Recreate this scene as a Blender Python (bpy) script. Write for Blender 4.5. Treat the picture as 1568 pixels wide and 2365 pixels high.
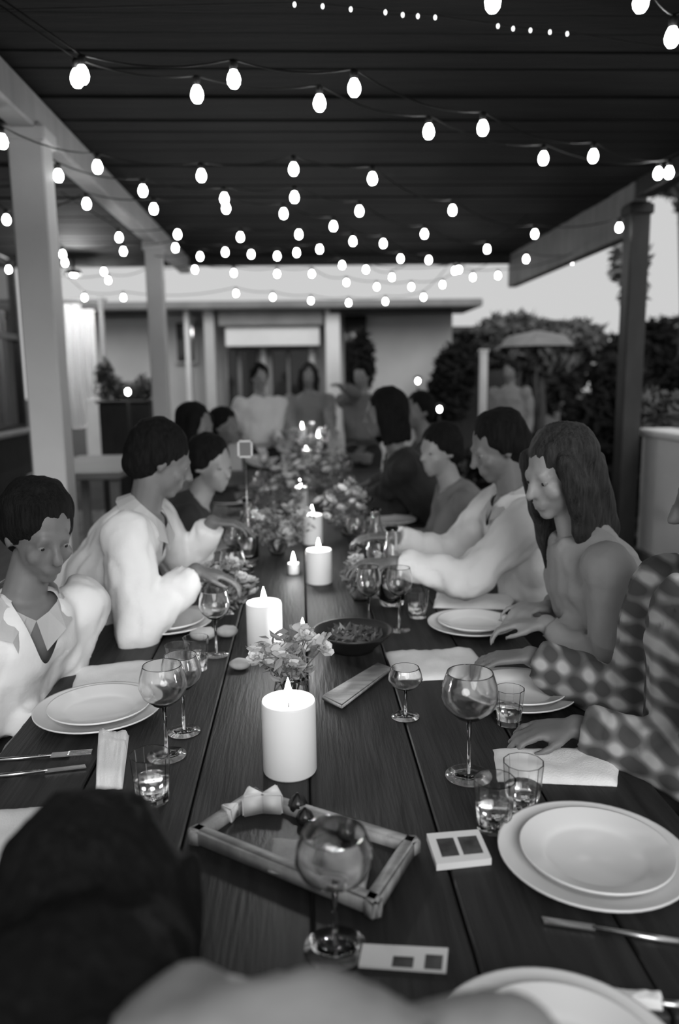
import bpy, bmesh, math, random
from mathutils import Vector as V, Matrix, noise, Quaternion
for _o in list(bpy.data.objects): bpy.data.objects.remove(_o)
random.seed(7)
S = bpy.context.scene
COL = S.collection
R = math.radians
# ---------------------------------------------------------------- camera
W, H, F = 1568.0, 2365.0, 1840.0
CAMZ = 1.53
cam = bpy.data.objects.new('camera', bpy.data.cameras.new('camera')); COL.objects.link(cam)
cam.data.sensor_fit = 'VERTICAL'; cam.data.sensor_height = 36.0; cam.data.lens = 36.0 * F / H
cam.data.clip_start = 0.02; cam.data.clip_end = 300
cam.location = (0, 0, CAMZ)
CR = Matrix.Rotation(R(-2.6), 3, 'Z') @ Matrix.Rotation(R(90 - 9.62), 3, 'X') @ Matrix.Rotation(R(-0.8), 3, 'Z')
cam.rotation_euler = CR.to_euler()
cam.data.dof.use_dof = True; cam.data.dof.focus_distance = 1.75; cam.data.dof.aperture_fstop = 2.0
S.camera = cam
# ---------------------------------------------------------------- world, sun, exposure
wd = bpy.data.worlds.new('overcast_sky'); S.world = wd; wd.use_nodes = True
bg = wd.node_tree.nodes['Background']; bg.inputs[0].default_value = (1, 1, 1, 1); bg.inputs[1].default_value = 0.62
sl = bpy.data.lights.new('low_sun', 'SUN'); sl.energy = 2.1; sl.angle = R(35)
so = bpy.data.objects.new('low_sun', sl); COL.objects.link(so)
so.rotation_euler = V((-0.12, 1.0, -0.47)).to_track_quat('-Z', 'Y').to_euler()
S.view_settings.view_transform = 'Standard'; S.view_settings.look = 'None'
S.view_settings.gamma = 1.0; S.view_settings.use_curve_mapping = False; S.view_settings.exposure = 0.0

def ray(px, py):
    return (CR @ V(((px - W / 2) / F, (H / 2 - py) / F, -1.0))).normalized()
def P(px, py, y):                     # point seen at that pixel, y metres down the table
    d = ray(px, py); return V((0, 0, CAMZ)) + d * (y / d.y)
def T(px, py, z=0.75):                # point on a horizontal plane
    d = ray(px, py); return V((0, 0, CAMZ)) + d * ((z - CAMZ) / d.z)

# ---------------------------------------------------------------- materials
MATS = {}
def mat(name, v, rough=0.6, var=0.0, scale=8.0, stretch=(1, 1, 1), bump=0.0, bscale=40.0, sss=0.0, spec=0.5, metal=0.0):
    if name in MATS: return MATS[name]
    m = bpy.data.materials.new(name); m.use_nodes = True; nt = m.node_tree; b = nt.nodes['Principled BSDF']
    b.inputs['Base Color'].default_value = (v, v, v, 1); b.inputs['Roughness'].default_value = rough
    b.inputs['Specular IOR Level'].default_value = spec; b.inputs['Metallic'].default_value = metal
    if sss: b.inputs['Subsurface Weight'].default_value = sss; b.inputs['Subsurface Radius'].default_value = (.02, .02, .02)
    if var or bump:
        tc = nt.nodes.new('ShaderNodeTexCoord'); mp = nt.nodes.new('ShaderNodeMapping'); mp.inputs['Scale'].default_value = stretch
        nt.links.new(tc.outputs['Object'], mp.inputs[0])
        n = nt.nodes.new('ShaderNodeTexNoise'); n.inputs['Scale'].default_value = scale; n.inputs['Detail'].default_value = 5
        nt.links.new(mp.outputs[0], n.inputs['Vector'])
        if var:
            r = nt.nodes.new('ShaderNodeMapRange'); r.inputs['From Min'].default_value = .3; r.inputs['From Max'].default_value = .7
            r.inputs['To Min'].default_value = max(0, v * (1 - var)); r.inputs['To Max'].default_value = min(1, v * (1 + var))
            nt.links.new(n.outputs['Fac'], r.inputs['Value']); nt.links.new(r.outputs[0], b.inputs['Base Color'])
        if bump:
            n2 = nt.nodes.new('ShaderNodeTexNoise'); n2.inputs['Scale'].default_value = bscale; n2.inputs['Detail'].default_value = 4
            nt.links.new(mp.outputs[0], n2.inputs['Vector'])
            bp = nt.nodes.new('ShaderNodeBump'); bp.inputs['Strength'].default_value = bump; bp.inputs['Distance'].default_value = .01
            nt.links.new(n2.outputs['Fac'], bp.inputs['Height']); nt.links.new(bp.outputs[0], b.inputs['Normal'])
    MATS[name] = m; return m
def emis(name, s):
    m = bpy.data.materials.new(name); m.use_nodes = True; nt = m.node_tree
    b = nt.nodes['Principled BSDF']; b.inputs['Base Color'].default_value = (.8, .8, .8, 1)
    b.inputs['Emission Color'].default_value = (1, 1, 1, 1); b.inputs['Emission Strength'].default_value = s
    MATS[name] = m; return m
def glassm(name, rough=.02, tint=1.0):
    m = bpy.data.materials.new(name); m.use_nodes = True; b = m.node_tree.nodes['Principled BSDF']
    b.inputs['Base Color'].default_value = (tint, tint, tint, 1); b.inputs['Transmission Weight'].default_value = 1
    b.inputs['Roughness'].default_value = rough; b.inputs['IOR'].default_value = 1.48; MATS[name] = m; return m
def plaid(name, a, b_, c):
    m = bpy.data.materials.new(name); m.use_nodes = True; nt = m.node_tree; b = nt.nodes['Principled BSDF']
    b.inputs['Roughness'].default_value = .9
    tc = nt.nodes.new('ShaderNodeTexCoord'); out = []
    for ax in ('X', 'Z'):
        w = nt.nodes.new('ShaderNodeTexWave'); w.wave_type = 'BANDS'; w.bands_direction = ax; w.inputs['Scale'].default_value = 6.5
        w.inputs['Distortion'].default_value = 1.5; nt.links.new(tc.outputs['Object'], w.inputs['Vector']); out.append(w)
    mx = nt.nodes.new('ShaderNodeMath'); mx.operation = 'ADD'
    nt.links.new(out[0].outputs['Fac'], mx.inputs[0]); nt.links.new(out[1].outputs['Fac'], mx.inputs[1])
    cr = nt.nodes.new('ShaderNodeValToRGB'); e = cr.color_ramp.elements
    e[0].position = .35; e[0].color = (a, a, a, 1); e[1].position = .85; e[1].color = (c, c, c, 1)
    k = e.new(.6); k.color = (b_, b_, b_, 1)
    hf = nt.nodes.new('ShaderNodeMath'); hf.operation = 'MULTIPLY'; hf.inputs[1].default_value = .5
    nt.links.new(mx.outputs[0], hf.inputs[0]); nt.links.new(hf.outputs[0], cr.inputs[0]); nt.links.new(cr.outputs[0], b.inputs['Base Color'])
    MATS[name] = m; return m
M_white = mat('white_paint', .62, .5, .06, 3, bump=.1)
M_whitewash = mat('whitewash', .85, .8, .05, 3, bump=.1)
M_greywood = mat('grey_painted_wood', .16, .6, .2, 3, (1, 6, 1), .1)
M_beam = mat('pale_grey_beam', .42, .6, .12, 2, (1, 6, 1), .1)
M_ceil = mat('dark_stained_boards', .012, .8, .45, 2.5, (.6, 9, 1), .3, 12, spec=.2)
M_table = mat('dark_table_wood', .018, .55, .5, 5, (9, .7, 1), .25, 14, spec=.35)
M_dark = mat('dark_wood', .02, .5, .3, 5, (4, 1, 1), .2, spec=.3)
M_floor = mat('deck_boards', .06, .6, .4, 3, (8, .6, 1), .3)
M_black = mat('black_cable', .008, .6)
M_porc = mat('white_porcelain', .78, .18, 0)
M_linen = mat('white_linen', .8, .9, .04, 30, bump=.25, bscale=300)
M_wax = mat('candle_wax', .9, .5, .02, 8, sss=.6)
M_flame = emis('candle_flame', 22.0)
M_bulb = emis('glowing_bulb_glass', 26.0)
M_fairy = emis('faint_fairy_lamp', 3.0)
M_glass = glassm('clear_glass', .07); M_water = glassm('water', .0)
M_pane = mat('dark_window_glass', .012, .06, spec=.6)
M_skin = mat('skin_light', .28, .55, .08, 14, sss=.1); M_skin2 = mat('skin_mid', .15, .55, .08, 14, sss=.1)
M_hair = mat('dark_hair', .008, .75, .5, 20, (7, 7, .8), .6, 60, spec=.12)
M_hair2 = mat('brown_hair', .028, .5, .5, 20, (7, 7, .8), .6, 60, spec=.15)
M_shirtw = mat('white_shirt_cotton', .72, .9, .03, 6, bump=.15, bscale=60)
M_shirtg = mat('pale_grey_top', .27, .9, .1, 6, bump=.15, bscale=60)
M_shirtd = mat('dark_shirt', .03, .9, .2, 6, bump=.15, bscale=60)
M_shirtm = mat('mid_grey_shirt', .17, .9, .1, 6, bump=.15, bscale=60)
M_trou = mat('dark_trousers', .02, .9, .2, 8)
M_plaid = plaid('plaid_flannel', .06, .17, .42)
M_leaf = mat('dark_leaves', .012, .8, .5, 3, spec=.15); M_leafm = mat('mid_leaves', .085, .7, .5, 3); M_leafl = mat('pale_leaves', .22, .7, .4, 6)
M_petal = mat('pale_petals', .6, .8, .15, 20, sss=.1); M_stem = mat('stem', .09, .7)
M_bark = mat('bark', .03, .9, .4, 12, (1, 1, .2), .6)
M_ground = mat('dark_lawn', .03, 1, .4, 2, bump=.6, bscale=20)
M_render = mat('pale_render', .40, .8, .1, 1.5, bump=.1)
M_tray = mat('worn_tray_wood', .28, .5, .35, 6, (2, 9, 1), .2)
M_slate = mat('black_iron', .01, .45); M_fruit = mat('dark_fruit', .012, .25); M_cheese = mat('pale_cheese', .7, .7, .05, sss=.2)
M_steel = mat('cutlery_steel', .6, .25, metal=1.0)
M_eye = mat('eye_white', .2, .3); M_iris = mat('iris', .01, .2)
M_card = mat('white_card', .75, .8); M_print = mat('dark_print', .05, .8, .8, 30)
M_bread = mat('bread_crust', .4, .8, .3, 12, bump=.4)
M_fabric = mat('white_curtain_cloth', .88, .9, .02, bump=.1, bscale=60)

# ---------------------------------------------------------------- mesh helpers
def link(name, me, parent=None, loc=None):
    o = bpy.data.objects.new(name, me); COL.objects.link(o)
    if parent: o.parent = parent
    if loc is not None: o.location = loc
    return o
def obj(name, bm, m, parent=None, smooth=True, loc=None):
    me = bpy.data.meshes.new(name); bmesh.ops.recalc_face_normals(bm, faces=bm.faces[:]); bm.to_mesh(me); bm.free()
    for x in (m if isinstance(m, (list, tuple)) else [m]): me.materials.append(x)
    if smooth: me.polygons.foreach_set('use_smooth', [True] * len(me.polygons))
    return link(name, me, parent, loc)
def tag(o, label, cat, group=None, kind=None):
    o['label'] = label; o['category'] = cat
    if group: o['group'] = group
    if kind: o['kind'] = kind
    return o
def thing(name, label, cat, loc=(0, 0, 0), rz=0, group=None):
    o = bpy.data.objects.new(name, None); COL.objects.link(o); o.location = loc; o.rotation_euler = (0, 0, rz); o.empty_display_size = .05
    return tag(o, label, cat, group)
def struct(o): o['kind'] = 'structure'; return o
def box(bm, c, s, rot=None, bev=0.0):
    r = bmesh.ops.create_cube(bm, size=1.0); vs = r['verts']
    bmesh.ops.scale(bm, vec=s, verts=vs)
    if bev:
        es = list({e for v in vs for e in v.link_edges})
        g = bmesh.ops.bevel(bm, geom=es, offset=bev, segments=1, affect='EDGES'); vs = list({v for f in g['faces'] for v in f.verts} | {v for v in vs if v.is_valid})
    if rot: bmesh.ops.rotate(bm, cent=(0, 0, 0), matrix=rot, verts=vs)
    bmesh.ops.translate(bm, vec=c, verts=vs)
def frame_of(d):
    d = V(d).normalized(); a = V((0, 0, 1)) if abs(d.z) < .9 else V((0, 1, 0))
    x = a.cross(d).normalized(); return x, d.cross(x), d
def rings(bm, rs, cap=True):          # rs: list of vert-coordinate lists
    L = [[bm.verts.new(p) for p in r] for r in rs]; n = len(L[0])
    for a, b in zip(L, L[1:]):
        for i in range(n): bm.faces.new((a[i], a[(i + 1) % n], b[(i + 1) % n], b[i]))
    if cap: bm.faces.new(L[0][::-1]); bm.faces.new(L[-1])
def ring(c, x, y, rx, ry, n=12):
    return [V(c) + x * (rx * math.cos(2 * math.pi * i / n)) + y * (ry * math.sin(2 * math.pi * i / n)) for i in range(n)]
def cap(bm, a, b, ra, rb, n=12, flat=False):
    a, b = V(a), V(b); x, y, d = frame_of(b - a); rs = []
    if not flat:
        for t in (80, 50, 25): rs.append(ring(a - d * ra * math.sin(R(t)), x, y, ra * math.cos(R(t)), ra * math.cos(R(t)), n))
    rs += [ring(a, x, y, ra, ra, n), ring(b, x, y, rb, rb, n)]
    if not flat:
        for t in (25, 50, 80): rs.append(ring(b + d * rb * math.sin(R(t)), x, y, rb * math.cos(R(t)), rb * math.cos(R(t)), n))
    rings(bm, rs)
def ell(bm, c, r, M=None, u=16, v=10):
    g = bmesh.ops.create_uvsphere(bm, u_segments=u, v_segments=v, radius=1); vs = g['verts']
    bmesh.ops.scale(bm, vec=r, verts=vs)
    if M: bmesh.ops.rotate(bm, cent=(0, 0, 0), matrix=M, verts=vs)
    bmesh.ops.translate(bm, vec=c, verts=vs)
def tube(bm, pts, r, n=6):
    rs = []
    for i, p in enumerate(pts):
        d = V(pts[min(i + 1, len(pts) - 1)]) - V(pts[max(i - 1, 0)]); x, y, _ = frame_of(d); rs.append(ring(p, x, y, r if not callable(r) else r(i), r if not callable(r) else r(i), n))
    rings(bm, rs)
def lathe(bm, prof, n=32, c=(0, 0, 0), sx=1):
    c = V(c); L = []
    for r, z in prof:
        if r < 1e-5: L.append([bm.verts.new(c + V((0, 0, z)))])
        else: L.append([bm.verts.new(c + V((r * math.cos(2 * math.pi * i / n) * sx, r * math.sin(2 * math.pi * i / n), z))) for i in range(n)])
    for a, b in zip(L, L[1:]):
        for i in range(n):
            j = (i + 1) % n
            if len(a) == 1: bm.faces.new((a[0], b[j], b[i]))
            elif len(b) == 1: bm.faces.new((a[i], a[j], b[0]))
            else: bm.faces.new((a[i], a[j], b[j], b[i]))
def remesh(name, bm, vox, smooth=4, m=None, parent=None, fold=0.0, fs=9.0, cut=None):
    me = bpy.data.meshes.new('tmp'); bmesh.ops.recalc_face_normals(bm, faces=bm.faces[:]); bm.to_mesh(me); bm.free()
    o = bpy.data.objects.new('tmp', me); COL.objects.link(o)
    md = o.modifiers.new('r', 'REMESH'); md.mode = 'VOXEL'; md.voxel_size = vox
    if smooth: s = o.modifiers.new('s', 'SMOOTH'); s.factor = .5; s.iterations = smooth
    dg = bpy.context.evaluated_depsgraph_get(); dg.update()
    out = bpy.data.meshes.new_from_object(o.evaluated_get(dg)); bpy.data.objects.remove(o); bpy.data.meshes.remove(me)
    out.name = name
    if fold:
        for v in out.vertices:
            q = v.co * fs; w = noise.noise(V((q.x * 1.0, q.y, q.z * .55))) + .5 * noise.noise(V((q.x * 2.1, q.y * 2.1, q.z * 1.3 + 5)))
            w -= .9 * max(0, .35 - abs(noise.noise(V((q.x * .8 + 7, q.y * .8, q.z * .5)))) * 2.2)
            v.co += v.normal * (fold * w)
    for x in (m if isinstance(m, (list, tuple)) else [m]): out.materials.append(x)
    out.polygons.foreach_set('use_smooth', [True] * len(out.polygons))
    return link(name, out, parent)
def copytree(o, parent=None):
    c = o.copy(); COL.objects.link(c); c.parent = parent
    for ch in list(o.children): copytree(ch, c)
    return c

# ================================================================ the setting
YC0, YC1, ZC = 0.35, 9.1, 2.80
def plane_box(name, c, s, m): bm = bmesh.new(); box(bm, c, s); return struct(obj(name, bm, m, smooth=False))
# ceiling and its boards
ceil = plane_box('ceiling', (-.3, (YC0 + YC1) / 2, ZC + .10), (5.6, YC1 - YC0, .06), M_dark)
pw = .175; n = int((YC1 - YC0) / pw); pm = None
for i in range(n):
    if pm is None:
        bm = bmesh.new(); box(bm, (0, 0, 0), (5.6, pw - .008, .03), bev=.004); pl = obj('plank', bm, M_ceil, ceil, False); pm = pl.data
    else: pl = link('plank', pm, ceil)
    pl.location = (-.3, YC0 + pw * (i + .5), ZC + .045 + random.uniform(-.006, .006))
# header beams
def beam(name, c, s, m):
    bm = bmesh.new(); box(bm, c, s, bev=.01); return struct(obj(name, bm, m, smooth=False))
XL, XR = -1.24, 2.38
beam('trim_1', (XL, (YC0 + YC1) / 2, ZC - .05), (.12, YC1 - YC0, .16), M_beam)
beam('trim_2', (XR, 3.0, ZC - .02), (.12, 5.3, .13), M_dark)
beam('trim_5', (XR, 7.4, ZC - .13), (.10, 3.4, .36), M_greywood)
beam('trim_3', (-.3, YC1 - .05, ZC - .0), (5.6, .1, .12), M_dark)
def post(x, y, w, m, label, z1=ZC - .1):
    t = thing('veranda_post', label, 'post', (x, y, 0))
    bm = bmesh.new(); box(bm, (0, 0, z1 / 2), (w, w, z1), bev=.008); obj('shaft', bm, m, t, False)
    bm = bmesh.new(); box(bm, (0, 0, .09), (w + .04, w + .04, .18), bev=.01); obj('plinth', bm, m, t, False)
    bm = bmesh.new(); box(bm, (0, 0, z1 - .05), (w + .035, w + .035, .07), bev=.01); obj('capital', bm, m, t, False)
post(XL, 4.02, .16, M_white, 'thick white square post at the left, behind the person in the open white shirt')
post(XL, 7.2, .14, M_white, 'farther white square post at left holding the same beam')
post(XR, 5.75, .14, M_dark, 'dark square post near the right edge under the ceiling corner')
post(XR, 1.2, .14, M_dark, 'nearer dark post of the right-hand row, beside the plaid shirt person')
# deck floor with boards
fl = plane_box('floor', (-.3, 4.2, -.05), (6.4, 10.6, .06), M_dark)
fm = None
for i in range(42):
    if fm is None: bm = bmesh.new(); box(bm, (0, 0, 0), (.142, 10.6, .025), bev=.003); q = obj('board', bm, M_floor, fl, False); fm = q.data
    else: q = link('board', fm, fl)
    q.location = (-.3 - 3.2 + .15 * (i + .75), 4.2, -.0125 - .0005 * (i % 3))
g = plane_box('ground', (0, 30, -.14), (90, 90, .1), M_ground)
# left glazed wall
wl = plane_box('wall_left', (-3.12, 4.7, .5), (.14, 8.8, 1.0), M_dark)
for i in range(6):
    w = bpy.data.objects.new('window_%d' % (i + 1), None); COL.objects.link(w); w['kind'] = 'structure'; w.location = (-3.1, 1.1 + i * 1.45, 0)
    bm = bmesh.new()
    for dy in (-.70, .70): box(bm, (0, dy, 1.9), (.09, .06, 1.8))
    for z in (1.03, 2.0, 2.77): box(bm, (0, 0, z), (.08, 1.4, .06))
    obj('window_frame', bm, M_dark, w, False)
    for k, z in enumerate((1.51, 2.38)):
        bm = bmesh.new(); box(bm, (0, 0, z), (.012, 1.36, .92 if k == 0 else .72)); obj('pane', bm, M_pane, w, False)
bm = bmesh.new(); box(bm, (-3.0, 4.7, 1.0), (.16, 8.8, .05), bev=.01); struct(obj('trim_4', bm, M_greywood, smooth=False))
# low whitewashed wall on the right
lw = plane_box('wall_right', (2.62, 4.0, .66), (.2, 3.6, .86), M_whitewash); 
bm = bmesh.new(); box(bm, (2.62, 4.0, 1.10), (.26, 3.66, .05), bev=.01); obj('coping', bm, M_whitewash, lw, False)
bm = bmesh.new(); box(bm, (2.62, 4.0, .11), (.24, 3.64, .24), bev=.01); obj('plinth', bm, M_greywood, lw, False)

# ================================================================ far house
YH = 13.0
def hp(px, py): return P(px, py, YH)
a0, a1 = hp(150, 706), hp(1065, 706)
hz = a0.z
house = thing('porch_house', 'pale low house with glazed doors standing across the far end', 'building', (0, 0, 0))
def hb(name, px0, py0, px1, py1, dy, th, m, parent=house):
    a, b = hp(px0, py0), hp(px1, py1); bm = bmesh.new()
    box(bm, ((a.x + b.x) / 2, YH + dy, (a.z + b.z) / 2), (abs(b.x - a.x), th, abs(a.z - b.z)), bev=.01); return obj(name, bm, m, parent, False)
gz = 1030
bm = bmesh.new()
box(bm, ((a0.x + a1.x) / 2, YH + .9, hz / 2 - .07), (a1.x - a0.x, .3, hz + .1)); obj('wall', bm, M_render, house, False)
bm = bmesh.new(); box(bm, ((a0.x + a1.x) / 2, YH + .3, hz - .05), (a1.x - a0.x + .5, 1.5, .12), bev=.02); rf = obj('roof', bm, M_greywood, house, False)
hb('fascia', 505, 712, 745, 752, -.1, .12, M_greywood); hb('fascia', 180, 705, 352, 728, -.1, .1, M_dark)
hb('fascia', 760, 705, 1040, 722, -.1, .1, M_dark)
hb('reflecting_transom', 520, 756, 738, 798, .1, .3, M_white)  # transom over the glazed doors, its sky reflection painted as plain white
dr = hb('door_frame', 512, 800, 745, 1000, .5, .14, M_greywood)
for x0, x1 in ((520, 548), (552, 595), (626, 664), (668, 716)): hb('pane', x0, 806, x1, 960, .41, .05, M_pane, dr)
for x in (608, 722): hb('jamb', x - 9, 800, x + 9, 1000, .38, .1, M_beam, dr)
for x0, x1, m in ((425, 450, M_white), (470, 506, M_beam), (750, 788, M_white)):
    hb('column', x0, 710, x1, 1010, .0, .22, m)
wn = hb('window_frame', 386, 735, 444, 838, .7, .12, M_beam); hb('pane', 392, 740, 438, 832, .62, .04, M_pane, wn)
for x0 in (806,):
    hb('doorway', 800, 722, 856, 1000, .7, .1, M_pane)
# small white windows on a darker wing
wing = thing('garden_shed', 'dark timber shed with small pale windows right of the house', 'shed', (0, 0, 0))
def wb(name, px0, py0, px1, py1, y, th, m, parent=wing):
    a, b = P(px0, py0, y), P(px1, py1, y); bm = bmesh.new()
    box(bm, ((a.x + b.x) / 2, y, (a.z + b.z) / 2), (abs(b.x - a.x), th, abs(a.z - b.z)), bev=.008); return obj(name, bm, m, parent, False)
a, b = P(972, 800, 16), P(1180, 800, 16); bm = bmesh.new(); box(bm, ((a.x + b.x) / 2, 16, 1.1), (b.x - a.x, 1.6, 2.4)); obj('wall', bm, M_dark, wing, False)
bm = bmesh.new(); box(bm, ((a.x + b.x) / 2, 15.95, 2.36), (b.x - a.x + .3, 2.0, .12), rot=None); obj('roof', bm, M_dark, wing, False)
for x0, y0, x1, y1 in ((983, 820, 1003, 875), (1020, 825, 1045, 880)): wb('window_pane', x0, y0, x1, y1, 15.17, .05, M_white)

# ---------------------------------------------------------------- greenery
def leaves(name, pts_fn, n, size, m, parent, seed=1):
    rnd = random.Random(seed); vs, fs = [], []
    for i in range(n):
        c = pts_fn(rnd); a = V((rnd.gauss(0, 1), rnd.gauss(0, 1), rnd.gauss(0, .7))).normalized(); b = a.cross(V((rnd.gauss(0, 1), rnd.gauss(0, 1), rnd.gauss(0, 1)))).normalized()
        s = size * rnd.uniform(.6, 1.3); k = len(vs); nrm = a.cross(b) * s * .12
        vs += [c - a * s, c + b * s * .38 + nrm, c + a * s, c - b * s * .38 + nrm]; fs += [(k, k + 1, k + 2), (k, k + 2, k + 3)]
    me = bpy.data.meshes.new(name); me.from_pydata(vs, [], fs); me.materials.append(m); o = link(name, me, parent); o['kind'] = 'stuff'; return o
def blob_pts(cs):
    def f(r):
        c, rad = r.choice(cs)
        d = V((r.gauss(0, 1), r.gauss(0, 1), r.gauss(0, 1))).normalized() * (r.random() ** .45)
        return V(c) + V((d.x * rad[0], d.y * rad[1], d.z * rad[2]))
    return f
def tree(label, px0, py0, px1, py1, y, m, n, size, seed, name='tree', cat='tree', dy=None, blobs=7):
    a, b = P(px0, py0, y), P(px1, py1, y); cx = (a.x + b.x) / 2; w = abs(b.x - a.x) / 2; h = abs(a.z - b.z) / 2; cz = (a.z + b.z) / 2
    t = thing(name, label, cat, (cx, y, -.09)); r = random.Random(seed); cs = []
    for i in range(blobs):
        cs.append((V((r.uniform(-.6, .6) * w, r.uniform(-.5, .5) * (dy or w), cz + .09 + r.uniform(-.6, .6) * h)), (w * .5, (dy or w) * .5, h * .5)))
    leaves('foliage', blob_pts(cs), n, size, m, t, seed)
    bm = bmesh.new(); tz = cz + .09
    tube(bm, [V((0, 0, -.05)), V((.03, .02, tz * .5)), V((-.02, .03, tz))], lambda i: (.09, .07, .04)[i] * (1 if name == 'tree' else .4), 8)
    for i in range(5):
        tube(bm, [V((0, 0, tz * (.45 + .08 * i))), cs[i % blobs][0] * .6 + V((0, 0, tz * .35)), cs[i % blobs][0]], lambda i: (.04, .03, .012)[i] * (1 if name == 'tree' else .5), 6)
    obj('trunk', bm, M_bark, t); return t
tree('mid-toned leafy tree under the bright patch of sky at right', 1100, 720, 1400, 860, 12.6, M_leafm, 6500, .13, 3, dy=1.2)
tree('tall dark tree filling the space left of the right-hand post', 1290, 800, 1500, 1120, 9.0, M_leaf, 9000, .10, 4, dy=1.0)
tree('pale drooping leafy branches beside the top of the right-hand post', 1410, 560, 1500, 720, 8.0, M_leafl, 500, .07, 5, dy=.3)
tree('dark tree at the far right edge beyond the post', 1490, 760, 1760, 1010, 7.5, M_leaf, 4500, .09, 6, dy=.9)
tree('dark bushy tree right of the pale far house wall', 985, 720, 1090, 1000, 12.6, M_leaf, 3000, .10, 8, dy=.5)
tree('small dark tree in front of the far doorway', 795, 725, 862, 960, 11.8, M_leaf, 1600, .08, 9, dy=.4)
tree('wide dark hedge behind the seated guests at right', 1010, 1000, 1500, 1330, 7.2, M_leaf, 7000, .08, 10, name='hedge', cat='hedge', dy=.5, blobs=14)
tree('low shrub with paler leaves behind the low white wall', 1480, 900, 1700, 1075, 6.2, M_leafm, 2200, .06, 11, name='shrub', cat='shrub', dy=.4)
tree('tall dark tree standing left of the far house', -160, 700, 60, 1000, 14.5, M_leaf, 3500, .13, 12, dy=1.0)
# far row of trees behind the house so the horizon is closed
for i, (x0, x1, yt, lab) in enumerate(((1150, 1330, 740, 'dark tree behind the parasol, left one of the two in the distance'), (1330, 1600, 720, 'dark tree in the distance behind the tall dark tree'))):
    tree(lab, x0, yt, x1, 1000, 19, M_leaf, 4200, .16, 20 + i, dy=1.5)
tree('grey distant tree rising above the right-hand post top', 1480, 330, 1700, 560, 17, M_leafm, 4500, .14, 33, dy=1.2)
# garden parasol
pc = P(1240, 785, 11.0); t = thing('garden_parasol', 'dark grey garden parasol opened in front of the trees at right', 'parasol', (pc.x, 11.0, -.09))
bm = bmesh.new(); lathe(bm, [(0, pc.z + .22), (.4, pc.z + .14), (.52, pc.z + .0), (.50, pc.z - .005), (0, pc.z + .19)], 10); obj('canopy', bm, M_greywood, t, False)
bm = bmesh.new(); cap(bm, (0, 0, 0), (0, 0, pc.z + .3), .025, .02, 10, True); obj('pole', bm, M_dark, t)
bm = bmesh.new(); lathe(bm, [(0, .08), (.25, .06), (.26, 0), (0, 0)], 20); obj('base', bm, M_slate, t)
# pale garden stake
a = P(1117, 812, 9.6); b = P(1117, 962, 9.6); t = thing('garden_post', 'slim pale post standing in the garden right of the table', 'post', (a.x, 9.6, -.09))
bm = bmesh.new(); box(bm, (0, 0, (a.z + .09) / 2), (.085, .085, a.z + .09), bev=.008); obj('shaft', bm, M_white, t, False)
bm = bmesh.new(); box(bm, (0, 0, a.z + .10), (.11, .11, .03), bev=.008); obj('post_cap', bm, M_white, t, False)

# white curtain beyond the left window wall
yc = 9.4
t = thing('curtain', 'bright white cloth curtain hanging in folds beside the left post', 'curtain', (0, 0, 0))
bm = bmesh.new(); NU, NV = 72, 30; grid = []
xa, xb = P(112, 800, yc).x, P(222, 800, yc).x
for j in range(NV + 1):
    row = []
    for i in range(NU + 1):
        u, v = i / NU, j / NV
        top = P(150, 702 if .25 < u < .75 else 715, yc).z
        bot = P(150, 985 if u < .72 else 930, yc).z + .03 * math.sin(u * 9)
        x = xa + (xb - xa) * u; z = top + (bot - top) * v
        row.append(bm.verts.new((x, yc + .05 * math.sin(u * 40 + 1.4 * math.sin(v * 3)) * (.4 + v * .6), z)))
    grid.append(row)
for j in range(NV):
    for i in range(NU): bm.faces.new((grid[j][i], grid[j][i + 1], grid[j + 1][i + 1], grid[j + 1][i]))
r_ = bmesh.ops.solidify(bm, geom=bm.faces[:], thickness=.004); obj('cloth', bm, M_fabric, t)
zt = P(150, 700, yc).z
bm = bmesh.new(); cap(bm, (xa - .2, yc, zt + .03), (xb + .15, yc, zt + .03), .018, .018, 10, True); obj('rod', bm, M_greywood, t)
for x in (xa - .12, xb + .08):
    bm = bmesh.new(); cap(bm, (x, yc, -.09), (x, yc, zt + .06), .03, .03, 10, True); obj('pole', bm, M_greywood, t)
lp = V((-2.35, 8.75, 2.62)); t = thing('curtain_fill_lamp', 'small round lamp added under the far left roof corner to brighten the white curtain', 'lamp', lp)  # invented lamp, added to brighten the curtain
bm = bmesh.new(); lathe(bm, [(0, .17), (.012, .17), (.012, .06), (.07, .05), (.09, .0), (.085, .0), (.065, .04), (0, .05)], 20); obj('fill_lamp_shade', bm, M_black, t)
bm = bmesh.new(); ell(bm, (0, 0, .005), (.03, .03, .03)); obj('fill_lamp_bulb', bm, M_bulb, t)
l = bpy.data.lights.new('curtain_fill_light', 'POINT'); l.energy = 60; l.shadow_soft_size = .05; lo = bpy.data.objects.new('curtain_fill_light', l); COL.objects.link(lo); lo.parent = t; lo.location = (0, 0, -.05)
# planter box with plants left
a, b = P(240, 930, 8.6), P(362, 1075, 8.6)
t = thing('planter_box', 'dark planter box with a leafy top standing past the left post', 'planter', ((a.x + b.x) / 2, 8.6, 0))
w = b.x - a.x; bm = bmesh.new(); box(bm, (0, 0, a.z / 2), (w, .5, a.z), bev=.015); obj('box', bm, M_dark, t, False)
bm = bmesh.new(); box(bm, (0, 0, a.z + .012), (w + .05, .55, .03), bev=.008); obj('rim', bm, M_dark, t, False)
leaves('foliage', blob_pts([(V((-w * .35, 0, a.z + .14)), (w * .3, .2, .16)), (V((0, 0, a.z + .10)), (w * .35, .2, .12)), (V((w * .35, 0, a.z + .13)), (w * .3, .2, .16)), (V((-w * .45, 0, a.z + .3)), (.1, .1, .16))]), 1500, .035, M_leafm, t, 31)
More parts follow.
